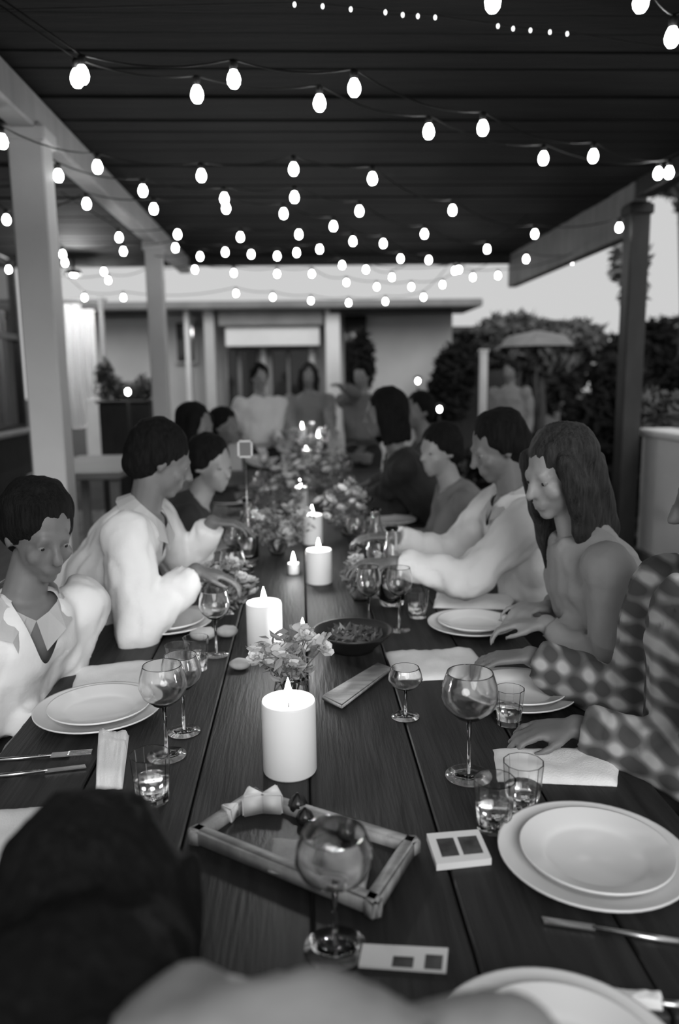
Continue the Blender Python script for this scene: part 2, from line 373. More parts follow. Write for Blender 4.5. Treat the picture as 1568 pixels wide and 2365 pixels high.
# low bench left
a = P(225, 1068, 6.0)
t = thing('side_bench', 'low grey bench standing on the deck left of the white shirted diner', 'bench', (a.x, 6.0, 0))
bm = bmesh.new(); box(bm, (0, 0, a.z - .03), (.62, 1.3, .05), bev=.01); obj('seat', bm, M_greywood, t, False)
for sx in (-.25, .25):
    for sy in (-.55, .55): bm = bmesh.new(); box(bm, (sx, sy, (a.z - .05) / 2), (.06, .06, a.z - .05)); obj('leg', bm, M_greywood, t, False)

# ================================================================ string lights
ZB = 2.52
def bulb_pt(px, py):
    d = ray(px, py); e = d.z / math.hypot(d.x, d.y)
    D = min((ZB - CAMZ) / max(e, .02), 8.9); k = D / math.hypot(d.x, d.y); return V((0, 0, CAMZ)) + d * k
bm = bmesh.new(); lathe(bm, [(0, -.030), (.012, -.028), (.020, -.017), (.0225, -.003), (.019, .012), (.012, .024), (.010, .03), (0, .03)], 12)
bm.verts.ensure_lookup_table(); tmp = obj('bulb', bm, M_bulb); BM = tmp.data; bpy.data.objects.remove(tmp)
bm = bmesh.new(); lathe(bm, [(0, .026), (.0125, .026), (.0135, .05), (.009, .058), (0, .06)], 10); tmp = obj('socket', bm, M_black); SM = tmp.data; bpy.data.objects.remove(tmp)
STR = [
 ([(190, 172), (540, 182), (818, 202), (1115, 295), (1370, 360), (1545, 398)], 'nearest string of glowing bulbs under the ceiling, first bulb above the left post'),
 ([(178, 180), (455, 217), (738, 237), (990, 303), (1255, 365), (1520, 400)], 'second nearest light string, bulbs hanging just below the nearest string'),
 ([(1138, 2), (1480, 2), (1552, 85)], 'short light string in the top right corner with large bulbs'),
 ([(5, 326), (225, 385), (465, 405), (678, 390), (860, 412), (1045, 485), (1235, 540), (1430, 525)], 'third light string from the camera, crossing the middle of the ceiling'),
 ([(135, 405), (330, 440), (518, 458), (680, 455), (830, 487), (980, 540), (1125, 575)], 'fourth light string, its first bulb beside the top of the left post'),
 ([(15, 507), (200, 470), (355, 482), (522, 480), (655, 493), (770, 522), (885, 562), (990, 600), (1150, 636), (1375, 577)], 'fifth light string, ending in front of the bright sky patch at right'),
 ([(275, 548), (410, 541), (555, 547), (690, 541), (815, 557), (925, 597), (1060, 622), (1215, 598), (1320, 602)], 'sixth light string, one row above the pale sky band'),
 ([(145, 587), (285, 580), (405, 572), (520, 582), (580, 587), (685, 583), (738, 575), (845, 622), (905, 640)], 'seventh light string, running along the upper edge of the sky band'),
 ([(20, 622), (150, 606), (240, 627), (350, 606), (462, 592), (640, 591), (790, 612), (1050, 625), (1092, 640)], 'eighth light string, dipping across the top of the sky band'),
 ([(52, 637), (130, 648), (250, 647), (345, 632), (450, 622), (540, 630), (640, 632), (720, 632), (800, 652), (870, 662), (950, 662), (1022, 657)], 'ninth light string, twelve small bulbs crossing the middle of the sky band'),
 ([(195, 687), (285, 687), (545, 677), (630, 686), (718, 694), (805, 699), (890, 696), (978, 686)], 'farthest light string, small bulbs along the bottom edge of the sky band'),
]
for pts, lab in STR:
    ps = [bulb_pt(*p) for p in pts]; t = thing('string_lights', lab, 'string lights', ps[0], group='bulb strings under the dark ceiling')
    o0 = ps[0]; path = []
    first = V((ps[0].x - .35, ps[0].y - .1, ZC - .0)); last = V((ps[-1].x + .35, ps[-1].y + .1, ZC - .0))
    seq = [first] + [p + V((0, 0, .06)) for p in ps] + [last]
    for a, b in zip(seq, seq[1:]):
        L = (b - a).length
        for k in range(6): u = k / 6; path.append(a.lerp(b, u) - V((0, 0, min(.06, L * .06) * 4 * u * (1 - u) if a is not first else 0)) - o0)
    path.append(last - o0)
    bm = bmesh.new(); tube(bm, path, .0035, 5); obj('wire', bm, M_black, t)
    for p in ps:
        b = link('bulb', BM, t, p - o0); link('socket', SM, b)
t = thing('fairy_lights', 'faint thin fairy light wire along the ceiling at the top of the view', 'string lights', (0, 0, 0), group='bulb strings under the dark ceiling')
fp = [(680, 6), (745, 10), (810, 17), (890, 24), (930, 30), (965, 33), (1005, 36), (1150, 56), (1185, 62), (1225, 66), (1270, 70), (1310, 74)]
fps = [T(x, y, ZC - .03) for x, y in fp]
bm = bmesh.new(); tube(bm, [fps[0] + V((-1.5, .1, .0))] + fps + [fps[-1] + V((.8, .25, 0))], .002, 5); obj('wire', bm, M_black, t)
bm = bmesh.new(); ell(bm, (0, 0, -.006), (.005, .005, .008), u=8, v=6); tm = obj('fairy_bulb', bm, M_fairy); FM = tm.data; bpy.data.objects.remove(tm)
for p in fps: link('fairy_bulb', FM, t, p)
# added glowing lamps on stakes, standing in for distant reflected lights
def glint(px, py, y, lab):
    p = P(px, py, y); t = thing('reflection_glint', lab, 'glint', (p.x, p.y, -.09), group='small glowing stand-ins for reflected lights')
    bm = bmesh.new(); cap(bm, (0, 0, 0), (0, 0, p.z + .02), .012, .012, 8, True); obj('stake', bm, M_dark, t)
    bm = bmesh.new(); ell(bm, (0, 0, p.z + .09), (.022, .022, .03), u=10, v=8); obj('lamp', bm, M_bulb, t)
    bm = bmesh.new(); lathe(bm, [(0, p.z + .16), (.06, p.z + .125), (.062, p.z + .12), (0, p.z + .135)], 12); obj('cap', bm, M_dark, t)
glint(295, 905, 8.0, 'small glowing stand-in for a reflected light among the planter leaves at left')
glint(965, 880, 9.9, 'small glowing stand-in for a reflected light before the pale far wall, right of the table')
glint(1015, 945, 9.0, 'small glowing stand-in for a reflected light, lower right of the one by the pale wall')

# ================================================================ table
TX, TY0, TY1, TZ = .66, .84, 6.85, .75
t = thing('dining_table', 'long dark wooden dining table running away from the camera', 'table', (0, (TY0 + TY1) / 2, 0))
L = TY1 - TY0; nb = 6; bw = 2 * TX / nb
bm = bmesh.new(); box(bm, (0, 0, 0), (bw - .004, L, .04), bev=.003); b0 = obj('board', bm, M_table, t, False)
for i in range(nb):
    q = b0 if i == 0 else link('board', b0.data, t)
    q.location = (-TX + bw * (i + .5), 0, TZ - .02 - .0006 * (i % 2))
for sx in (-1, 1):
    bm = bmesh.new(); box(bm, (sx * .56, 0, .66), (.03, L - .3, .10)); obj('apron', bm, M_dark, t, False)
for sy in (-1, 0, 1):
    bm = bmesh.new(); box(bm, (0, sy * (L / 2 - .5), .36), (.12, .12, .64), bev=.008); box(bm, (0, sy * (L / 2 - .5), .68), (1.1, .10, .06), bev=.005); box(bm, (0, sy * (L / 2 - .5), .03), (.8, .12, .06), bev=.01)
    obj('trestle', bm, M_dark, t, False)
for sx, lab in ((-1, 'long dark bench under the guests on the left side of the table'), (1, 'long dark bench under the guests on the right side of the table')):
    t = thing('bench', lab, 'bench', (sx * .93, 3.7, 0))
    bm = bmesh.new(); box(bm, (0, 0, .435), (.32, 5.2, .04), bev=.008); obj('seat', bm, M_dark, t, False)
    for y in (-2.3, 0, 2.3): bm = bmesh.new(); box(bm, (0, y, .21), (.28, .06, .41), bev=.005); obj('leg', bm, M_dark, t, False)
t = thing('stool', 'dark stool under the guest whose back of head is nearest', 'stool', (-.13, .30, 0))
bm = bmesh.new(); lathe(bm, [(0, .45), (.17, .45), (.18, .43), (.17, .41), (0, .41)], 24); obj('seat', bm, M_dark, t)
for k in range(4): bm = bmesh.new(); a = k * math.pi / 2 + .78; cap(bm, (.11 * math.cos(a), .11 * math.sin(a), .41), (.16 * math.cos(a), .16 * math.sin(a), 0.0), .016, .013, 8, True); obj('leg', bm, M_dark, t)

# ================================================================ tableware
PLATE = None
def plate_mesh(r):
    bm = bmesh.new()
    lathe(bm, [(0, .006), (r * .62, .006), (r * .68, .010), (r * .74, .015), (r * .98, .024), (r, .0255), (r * .995, .021), (r * .74, .009), (r * .6, .0), (0, 0)], 56); return bm
def plate(px, py, r, lab, stack=True):
    p = T(px, py, TZ + .015)
    t = tag(obj('dinner_plate', plate_mesh(r), M_porc, loc=(p.x, p.y, TZ)), lab, 'plate', 'white plates set along the table')
    if stack:
        t2 = tag(obj('side_plate', plate_mesh(r * .80), M_porc, loc=(p.x + .004, p.y - .004, TZ + .0085)), lab.replace('large white plate', 'smaller white plate lying on the plate'), 'plate', 'smaller plates on the dinner plates')
    return p
plate(1368, 1975, .150, 'large white plate at the right foreground, nearest whole plate')
plate(228, 1638, .148, 'large white plate at left beside the open white shirt')
plate(385, 1438, .145, 'large white plate in front of the leaning white shirted diner')
plate(1195, 1598, .142, 'large white plate behind the big wine glass at right')
plate(1090, 1442, .138, 'large white plate in front of the long-haired woman')
plate(1290, 2480, .150, 'large white plate cut by the bottom edge of the picture')
for i, (x, y, lab) in enumerate(((-.47, 3.35, 'large white plate third along the left side, past the leaning diner'), (-.47, 4.15, 'large white plate fourth along the left side of the table'), (-.47, 5.0, 'large white plate fifth along the left side of the table'),
        (.47, 3.4, 'large white plate beyond the reaching white sleeves at right'), (.47, 4.2, 'large white plate second last along the right side of the table'), (.47, 5.0, 'large white plate last along the right side of the table'))):
    tag(obj('dinner_plate', plate_mesh(.135), M_porc, loc=(x, y, TZ)), lab, 'plate', 'white plates set along the table')
def cloth(name, q, z0, m, th=.007, wav=.006, seed=0, nu=22, nv=12, seams=()):     # q: four world corners
    bm = bmesh.new(); g = []; c = sum(q, V()) / 4
    for j in range(nv + 1):
        row = []
        for i in range(nu + 1):
            u, v = i / nu, j / nv; p = (q[0].lerp(q[1], u)).lerp(q[3].lerp(q[2], u), v)
            e = min(u, 1 - u, v * .6, (1 - v) * .6); h = th * (1 - max(0, 1 - e * 12) ** 2) + wav * max(0, noise.noise(V((u * 3 + seed, v * 2.2, seed)))) + wav * .5 * abs(noise.noise(V((u * 8, v * 3, seed + 3))))
            k = 1 + .03 * noise.noise(V((u * 4, v * 4, seed + 9)))
            row.append(bm.verts.new(((p.x - c.x) * k, (p.y - c.y) * k, h + .001)))
        g.append(row)
    for j in range(nv):
        for i in range(nu): bm.faces.new((g[j][i], g[j][i + 1], g[j + 1][i + 1], g[j + 1][i]))
    g2 = bmesh.ops.extrude_face_region(bm, geom=bm.faces[:]); vs = [v for v in g2['geom'] if isinstance(v, bmesh.types.BMVert)]
    for v in vs: v.co.z = 0.0
    o = obj(name, bm, m, loc=(c.x, c.y, z0)); return o
def napkin(pxs, lab, seed, z0=TZ, th=.010):
    q = [T(x, y, TZ + .01) for x, y in pxs]; o = cloth('napkin', q, z0, M_linen, th=th, seed=seed, wav=.008); return tag(o, lab, 'napkin', 'folded white napkins')
napkin([(1138, 1722), (1432, 1722), (1425, 1806), (1150, 1795)], 'long folded white napkin right of the stemmed glass, beside the nearest plate', 1)
napkin([(180, 1535), (430, 1515), (400, 1575), (162, 1595)], 'folded white napkin between the two left-hand plates', 2)
napkin([(890, 1500), (1090, 1492), (1140, 1555), (915, 1568)], 'rumpled white napkin at right, between the two middle plates', 3)
napkin([(1010, 1362), (1190, 1372), (1178, 1402), (1000, 1398)], 'white napkin lying beyond the long-haired woman\'s plate', 4)
napkin([(-90, 1872), (105, 1852), (20, 2010), (-120, 2010)], 'white napkin at the left edge behind the dark foreground head', 5)
napkin([(226, 1690), (298, 1690), (282, 1812), (220, 1812)], 'narrow rolled white napkin standing out below the left plate', 6, th=.022)
napkin([(420, 1400), (520, 1392), (540, 1412), (440, 1420)], 'small crumpled white napkin just behind the diner\'s plate at left', 8)

# glasses
def shell(prof, th=.0016):
    outer = prof; inner = [(max(r - th, 0), z) for r, z in prof[::-1]]
    return outer, inner
def wine_glass(p, h, rb, lab, fill=.0, group='stemmed glasses on the table', z=TZ):
    t = thing('wine_glass', lab, 'glass', (p.x, p.y, z), group=group)
    hb_ = h * .46; z0 = h - hb_
    prof = [(0.003, z0), (rb * .45, z0 + hb_ * .08), (rb * .85, z0 + hb_ * .28), (rb, z0 + hb_ * .5), (rb * .94, z0 + hb_ * .75), (rb * .81, z0 + hb_ * .985), (rb * .80, z0 + hb_)]
    inn = [(rb * .80 - .0014, z0 + hb_), (rb * .81 - .0016, z0 + hb_ * .985), (rb * .94 - .002, z0 + hb_ * .75), (rb - .002, z0 + hb_ * .5), (rb * .85 - .002, z0 + hb_ * .29), (rb * .43, z0 + hb_ * .1), (0, z0 + .004)]
    bm = bmesh.new(); lathe(bm, [(0, z0 - .001)] + prof + inn, 32); obj('bowl', bm, M_glass, t)
    bm = bmesh.new(); lathe(bm, [(0, .004), (.004, .005), (.0035, z0 * .5), (.005, z0), (0, z0)], 12); obj('stem', bm, M_glass, t)
    bm = bmesh.new(); lathe(bm, [(0, .006), (rb * .3, .004), (rb * .82, .002), (rb * .82, .0005), (0, .0005)], 28); obj('foot', bm, M_glass, t)
    if fill > .45:
        zl = z0 + hb_ * fill
        bm = bmesh.new(); lathe(bm, [(0, z0 + .0045), (rb * .41, z0 + hb_ * .1), (rb * .82 - .003, z0 + hb_ * .29), (rb * .96 - .003, zl), (0, zl)], 28); obj('drink', bm, M_water, t)
    return t
def tumbler(p, h, rr, lab, group='tumblers on the table', z=TZ, fill=.5):
    t = thing('tumbler', lab, 'glass', (p.x, p.y, z), group=group)
    b = rr * .8
    bm = bmesh.new(); lathe(bm, [(0, .001), (b, .001), (b + .001, .012), (rr, h), (rr - .0022, h), (b - .0015, .013), (0, .011)], 12); obj('glass_body', bm, M_glass, t, smooth=False)
    bm = bmesh.new(); zl = h * fill; lathe(bm, [(0, .0115), (b - .002, .0135), (b + (rr - b) * fill - .003, zl), (0, zl)], 24); obj('water', bm, M_water, t)
    return t
wine_glass(T(1082, 1792), .215, .056, 'large stemmed wine glass in front of the long folded napkin', .35)
wine_glass(T(775, 2190), .175, .054, 'large stemmed wine glass in front of the wooden tray', .4)
wine_glass(T(936, 1655), .12, .040, 'short stemmed glass in the middle of the table right of the nearest candle', .4)
wine_glass(T(852, 1462), .21, .040, 'slender stemmed glass left of the rumpled napkin', .4)
wine_glass(T(922, 1455), .20, .042, 'stemmed glass standing closest behind the rumpled napkin', .3)
wine_glass(T(385, 1745), .20, .050, 'stemmed wine glass at the inner side of the left plate', .4)
wine_glass(T(425, 1690), .18, .045, 'stemmed glass just behind the left plate\'s wine glass', .3)
wine_glass(T(500, 1512), .19, .045, 'stemmed glass nearest the second candle on its left side', .4)
wine_glass(T(540, 1392), .19, .045, 'stemmed glass by the hands of the leaning white shirted diner', .3)
tumbler(T(1140, 1912), .092, .037, 'faceted water tumbler beside the nearest plate')
tumbler(T(1206, 1868), .092, .037, 'second water tumbler, partly behind the faceted one')
tumbler(T(352, 1850), .095, .038, 'water tumbler behind the dark foreground head at left')
tumbler(T(455, 1545), .09, .036, 'water tumbler between the left napkin and the second candle')
tumbler(T(412, 1560), .085, .034, 'water tumbler beside the end of the left napkin')
tumbler(T(965, 1425), .09, .036, 'water tumbler left of the long-haired woman\'s plate')
tumbler(T(1175, 1672), .085, .034, 'water tumbler between the big wine glass and the plaid sleeve')
rg = random.Random(3)
side = ('left', 'right')
for i in range(8):
    for s in (0, 1):
        x = (-1 if s == 0 else 1) * rg.uniform(.22, .33); y = 2.75 + i * .48 + rg.uniform(-.1, .1)
        (wine_glass if (i + s) % 3 else tumbler)(V((x, y, 0)), *((.2, .042) if (i + s) % 3 else (.1, .036)), '%s on the %s half of the table, %s in its distant row' % ('stemmed glass' if (i + s) % 3 else 'water tumbler', side[s], ('nearest', 'second', 'third', 'fourth', 'fifth', 'sixth', 'seventh', 'farthest')[i]), group='distant glasses on the %s half' % side[s])
# carafes
def carafe(p, lab, h=.27):
    t = thing('water_carafe', lab, 'carafe', (p.x, p.y, TZ), group='water carafes')
    bm = bmesh.new(); lathe(bm, [(0, .001), (.042, .001), (.045, .02), (.045, h * .55), (.02, h * .78), (.018, h * .95), (.024, h), (.021, h), (.0155, h * .95), (.0175, h * .78), (.042, h * .55), (.042, .02), (0, .006)], 28); obj('body', bm, M_glass, t)
    bm = bmesh.new(); lathe(bm, [(0, .007), (.040, .021), (.0405, h * .5), (0, h * .5)], 24); obj('water', bm, M_water, t)
carafe(T(868, 1330), 'tall clear carafe by the reaching white sleeves, left one of two')
carafe(T(905, 1395), 'tall clear carafe by the reaching white sleeves, right one of two')
carafe(T(575, 1295), 'tall clear carafe in front of the leaning white shirted diner\'s hands')
# candles
def candle(p, r, h, lab, base=None, power=1.4, z=TZ, name='pillar_candle'):
    t = thing(name, lab, 'candle', (p.x, p.y, z), group='lit white candles')
    z0 = 0
    if base:
        bm = bmesh.new(); lathe(bm, [(0, 0), (.06, 0), (.06, .006), (.015, .02), (.010, .05), (.010, base - .03), (.03, base - .012), (.045, base - .006), (.045, base), (0, base)], 24); obj('candlestick', bm, M_glass, t); z0 = base
    bm = bmesh.new(); lathe(bm, [(0, z0), (r * .97, z0), (r, z0 + .004), (r, z0 + h - .006), (r * .96, z0 + h), (r * .88, z0 + h - .002), (r * .7, z0 + h - .012), (0, z0 + h - .016)], 40)
    obj('wax', bm, M_wax, t)
    bm = bmesh.new(); cap(bm, (0, 0, z0 + h - .018), (.001, 0, z0 + h - .002), .0012, .001, 6); wk = obj('wick', bm, M_black, t)
    bm = bmesh.new(); k = z0 + h - .006; lathe(bm, [(0, k), (.005, k + .004), (.0085, k + .014), (.008, k + .024), (.0045, k + .038), (.0015, k + .048), (0, k + .052)], 14); obj('flame', bm, M_flame, wk)
    l = bpy.data.lights.new('candle_light', 'POINT'); l.energy = power; l.shadow_soft_size = .012; l.use_shadow = True
    lo = bpy.data.objects.new('candle_light', l); COL.objects.link(lo); lo.parent = t; lo.location = (0, 0, z0 + h + .052)
    return t
candle(T(670, 1778), .054, .150, 'thick white pillar candle, nearest on the table and lit')
candle(T(612, 1492), .052, .135, 'thick lit white pillar candle, second from the camera, left of centre')
candle(T(737, 1345), .050, .13, 'lit white pillar candle, third from the camera, in the centre')
candle(T(722, 1255), .048, .14, 'lit white pillar candle, fourth from the camera', power=.9)
candle(T(678, 1325), .022, .045, 'small low tealight left of the third pillar candle', power=.8, name='tealight')
candle(T(700, 1500), .022, .05, 'small low tealight just right of the second pillar candle', power=.8, name='tealight')
candle(V((-.02, 4.7, 0)), .045, .14, 'lit candle on the table among the distant glasses', power=.9)
candle(V((.03, 5.6, 0)), .035, .12, 'lit candle on a glass stick, nearer one of the two tall ones', base=.16, power=.9)
candle(V((.0, 6.4, 0)), .035, .12, 'lit candle on a tall glass stick at the far table end', base=.26, power=.9)
candle(V((.12, 6.0, 0)), .03, .12, 'slim lit candle on a glass stick between the two tall ones', base=.22, power=1.0)

# flowers
def bloom_mesh(r):
    bm = bmesh.new(); rr = random.Random(5)
    for ringk, (nn, tilt, ln) in enumerate(((7, 70, 1), (6, 45, .85), (5, 20, .6))):
        for i in range(nn):
            a = 2 * math.pi * i / nn + ringk * .4; Mx = Matrix.Rotation(a, 3, 'Z') @ Matrix.Rotation(R(tilt), 3, 'Y')
            pts = [(0, 0, 0), (r * .35, 0, r * .5), (r * .3, 0, r * .9), (0, 0, r * 1.05 * ln), (-r * .3, 0, r * .9), (-r * .35, 0, r * .5)]
            vs = [bm.verts.new(Mx @ V((0.12 * r * math.cos(k * 1.4), p[0], p[2] * ln))) for k, p in enumerate(pts)]; bm.faces.new(vs)
    return bm
tm = obj('flower', bloom_mesh(.034), M_petal); BL = tm.data; bpy.data.objects.remove(tm)
def flowers(p, w, h0, h1, nfl, lab, seed, nl=220, leafm=None, s=1.0, vase=True):
    t = thing('flower_arrangement', lab, 'flowers', (p.x, p.y, TZ), group='flower arrangements along the table centre')
    if vase:
        hv = min(h0 * .7, .12)
        bm = bmesh.new(); lathe(bm, [(0, .001), (.032, .001), (.042, hv * .4), (.036, hv * .85), (.040, hv), (.037, hv), (.033, hv * .85), (.039, hv * .4), (.03, .006), (0, .006)], 24); obj('vase', bm, M_glass, t)
    r = random.Random(seed); bm = bmesh.new()
    for i in range(nfl):
        a = r.uniform(0, 2 * math.pi); rad = w * math.sqrt(r.random()); q = V((rad * math.cos(a), rad * math.sin(a) * .8, h0 + (h1 - h0) * r.random() * (1 - .4 * rad / w)))
        tube(bm, [V((0.01 * math.cos(a), .01 * math.sin(a), .01)), V((q.x * .4, q.y * .4, q.z * .6)), q], .0015, 4)
        f = link('flower', BL, t, q); f.scale = (s * r.uniform(.6, 1.1),) * 3; f.rotation_euler = (r.uniform(-.7, .7), r.uniform(-.7, .7), r.uniform(0, 6))
    obj('stems', bm, M_stem, t)
    leaves('foliage', blob_pts([(V((0, 0, h0 + (h1 - h0) * .3)), (w, w * .8, (h1 - h0) * .6)), (V((0, 0, h0 * .8)), (w * .7, w * .6, .04))]), nl, .018, leafm or M_leafl, t, seed)
flowers(T(672, 1622), .085, .10, .19, 16, 'loose bouquet of pale flowers directly behind the nearest candle', 1, 160)
flowers(T(520, 1415), .11, .07, .20, 12, 'feathery twig arrangement left of the second candle', 2, 300)
flowers(T(835, 1385), .08, .08, .2, 9, 'small pale posy left of the slender stemmed glass', 3, 180)
flowers(V((-.12, 3.5, 0)), .17, .10, .26, 22, 'wide airy flower arrangement beyond the third candle', 4, 380)
flowers(V((.22, 3.9, 0)), .15, .10, .28, 18, 'airy flower arrangement to the right of the centre line, past the carafes', 5, 320)
flowers(V((-.10, 4.4, 0)), .15, .14, .34, 18, 'taller flower arrangement in the middle distance, left of centre', 6, 320)
flowers(V((.10, 5.1, 0)), .2, .16, .42, 26, 'tall flower arrangement rising in the distant centre of the table', 7, 500, s=1.1)
flowers(V((.0, 6.0, 0)), .2, .2, .5, 22, 'tallest pale flower arrangement at the far end of the table', 8, 500, s=1.1)

# framed card on a stand
p = P(566, 1037, 3.3)
t = thing('card_stand', 'small white framed card on a thin stand at left in the distance', 'card holder', (p.x, 3.3, TZ))
zc = p.z - TZ
bm = bmesh.new(); cap(bm, (0, 0, 0.004), (0, 0, zc - .04), .002, .002, 6, True); lathe(bm, [(0, .008), (.03, .004), (.03, 0.0), (0, 0)], 16); obj('stand', bm, M_steel, t)
bm = bmesh.new()
for dx, dz, sx, sz in ((-.027, 0, .006, .07), (.027, 0, .006, .07), (0, .032, .06, .006), (0, -.032, .06, .006)): box(bm, (dx, 0, zc + dz), (sx, .008, sz))
obj('frame', bm, M_card, t, False)
bm = bmesh.new(); box(bm, (0, .001, zc), (.05, .003, .06)); obj('card', bm, M_shirtm, t, False)

# wooden tray and food
q = [T(x, y, TZ + .02) for x, y in ((438, 1925), (585, 1828), (965, 1945), (868, 2098))]; c = sum(q, V()) / 4; c.z = TZ
t = thing('serving_tray', 'worn wooden tray with cheese and dark fruit in the foreground', 'tray', c)
def quadslab(bm, q, z0, z1):
    vs = [bm.verts.new((p.x, p.y, z0)) for p in q] + [bm.verts.new((p.x, p.y, z1)) for p in q]
    bm.faces.new(vs[3::-1]); bm.faces.new(vs[4:])
    for i in range(4): j = (i + 1) % 4; bm.faces.new((vs[i], vs[j], vs[4 + j], vs[4 + i]))
ql = [p - c for p in q]
bm = bmesh.new(); quadslab(bm, [p * .97 for p in ql], .001, .010); obj('base', bm, M_dark, t, False)
for i in range(4):
    a, b = ql[i], ql[(i + 1) % 4]; d = (b - a).normalized(); x = V((-d.y, d.x, 0)); bm = bmesh.new(); mid = (a + b) / 2
    inn = x if (mid + x).length < mid.length else -x
    quadslab(bm, [a - d * .008, b + d * .008, b + inn * .022 + d * .008 * 0, a + inn * .022], .001, .030); bmesh.ops.bevel(bm, geom=bm.edges[:], offset=.004, segments=2, affect='EDGES'); obj('rim', bm, M_tray, t)
def wedge(p, s, rz, lab, z=TZ + .011):
    bm = bmesh.new(); vs = [(-.5, -.35, 0), (.5, -.35, 0), (0, .6, 0), (-.5, -.35, 1), (.5, -.35, 1), (0, .6, 1)]
    v = [bm.verts.new(V((a * s, b * s, c_ * s * .9))) for a, b, c_ in vs]
    for f in ((0, 2, 1), (3, 4, 5), (0, 1, 4, 3), (1, 2, 5, 4), (2, 0, 3, 5)): bm.faces.new([v[i] for i in f])
    bmesh.ops.bevel(bm, geom=bm.edges[:], offset=s * .08, segments=2, affect='EDGES')
    o = obj('cheese_wedge', bm, M_cheese, loc=(p.x, p.y, z)); o.rotation_euler = (0, 0, rz); return tag(o, lab, 'cheese', 'cheese on the tray')
wedge(T(583, 1888), .045, .3, 'pale cheese wedge at the tray\'s upper left corner, left one')
wedge(T(632, 1885), .045, -.2, 'pale cheese wedge right of the other, by the dark fruit')
wedge(T(532, 1905), .030, 1.2, 'smaller grey cheese piece near the tray\'s left end')
def ball(p, r, lab, m=M_fruit, name='fig', cat='fruit', group='dark fruit on the tray', z=TZ + .010):
    bm = bmesh.new(); lathe(bm, [(0, 0), (r * .5, .001), (r * .92, r * .5), (r, r * .95), (r * .75, r * 1.5), (r * .3, r * 1.85), (r * .12, r * 2.1), (0, r * 2.12)], 18); return tag(obj(name, bm, m, loc=(p.x, p.y, z)), lab, cat, group)
ball(T(688, 1888), .018, 'dark fig beside the cheese, farthest on the tray')
ball(T(705, 1918), .016, 'dark fig in front of the farthest fig')
ball(T(803, 1952), .018, 'dark fig in the right half of the tray')
qb = [T(x, y, TZ + .012) for x, y in ((628, 1935), (722, 1940), (712, 2035), (618, 2012))]
o = cloth('cracker_sheet', qb, TZ + .0105, mat('grey_crispbread', .3, .8, .2, 20, bump=.4), th=.006, wav=.003, seed=3, nu=10, nv=8); tag(o, 'square grey crispbread lying in the middle of the tray', 'bread')
qb = [T(x, y, TZ + .012) for x, y in ((740, 1960), (860, 1985), (842, 2060), (742, 2030))]
o = cloth('flatbread', qb, TZ + .0105, M_bread, th=.012, wav=.01, seed=6, nu=12, nv=10); tag(o, 'pale flatbread at the tray\'s right end, behind the wine glass', 'bread')
# cards
def card(pxs, lab, pics, name='picture_card', th=.004):
    q = [T(x, y, TZ) for x, y in pxs]; c = sum(q, V()) / 4; ql = [p - c for p in q]; t = thing(name, lab, 'card', (c.x, c.y, TZ))
    bm = bmesh.new(); quadslab(bm, ql, .0005, th); obj('card', bm, M_card, t, False)
    for (u0, v0, u1, v1) in pics:
        f = lambda u, v: (ql[0].lerp(ql[1], u)).lerp(ql[3].lerp(ql[2], u), v)
        bm = bmesh.new(); quadslab(bm, [f(u0, v0), f(u1, v0), f(u1, v1), f(u0, v1)], th, th + .0006); obj('printed_panel', bm, M_print, t, False)
card([(985, 1940), (1105, 1930), (1135, 1998), (1008, 2012)], 'white bordered picture card lying left of the nearest plate', [(.14, .22, .46, .8), (.54, .22, .90, .8)], th=.012)
card([(838, 2185), (1035, 2195), (1030, 2250), (828, 2236)], 'white card with dark print lying at the bottom centre', [(.38, .5, .62, .95), (.75, .35, .95, .95)])
# serving bowl, board, bread
p = T(815, 1500); t = thing('serving_bowl', 'dark round serving bowl right of the second candle', 'bowl', (p.x, p.y, TZ))
bm = bmesh.new(); lathe(bm, [(0, .001), (.06, .001), (.065, .01), (.11, .05), (.118, .06), (.112, .06), (.1, .045), (.06, .012), (0, .010)], 36); obj('bowl', bm, M_slate, t)
leaves('salad', blob_pts([(V((0, 0, .042)), (.08, .08, .018))]), 260, .02, M_leafm, t, 41)
q = [T(x, y, TZ) for x, y in ((742, 1618), (872, 1540), (905, 1552), (790, 1640))]; c = sum(q, V()) / 4; c.z = TZ
t = thing('serving_board', 'narrow wooden board lying right of the flowers by the nearest candle', 'board', c)
bm = bmesh.new(); quadslab(bm, [p - c for p in q], .001, .014); bmesh.ops.bevel(bm, geom=bm.edges[:], offset=.003, segments=2, affect='EDGES'); obj('board', bm, M_tray, t)
def fork(a, b, lab, knife=False, grp='cutlery beside the plates'):
    a, b = V((a.x, a.y, TZ)), V((b.x, b.y, TZ)); d = (b - a); L = d.length; rz = math.atan2(d.y, d.x)
    t = thing('knife' if knife else 'fork', lab, 'cutlery', a, rz, grp)
    bm = bmesh.new(); tube(bm, [V((0, 0, .004)), V((L * .3, 0, .004)), V((L * .62, 0, .005))], lambda i: (.0055, .0045, .0028)[i], 8); obj('handle', bm, M_steel, t)
    bm = bmesh.new()
    if knife: quadslab(bm, [V((L * .6, -.006, 0)), V((L * .6, .006, 0)), V((L * .98, .009, 0)), V((L, -.004, 0))], .003, .0055); obj('blade', bm, M_steel, t, False)
    else:
        box(bm, (L * .70, 0, .005), (L * .17, .022, .002), bev=.0005)
        for k in range(4): box(bm, (L * .88, -.0095 + k * .0063, .006), (L * .22, .003, .002))
        obj('tines', bm, M_steel, t, False)
fork(T(1568, 2182), T(1250, 2128), 'knife lying below the nearest plate at the right edge', True)
fork(T(1600, 2330), T(1400, 2312), 'fork at the bottom right corner, under the knife')
fork(T(-40, 1762), T(215, 1742), 'fork lying below the left plate')
fork(T(-40, 1800), T(200, 1775), 'knife lying below the left plate, nearer than the fork', True)
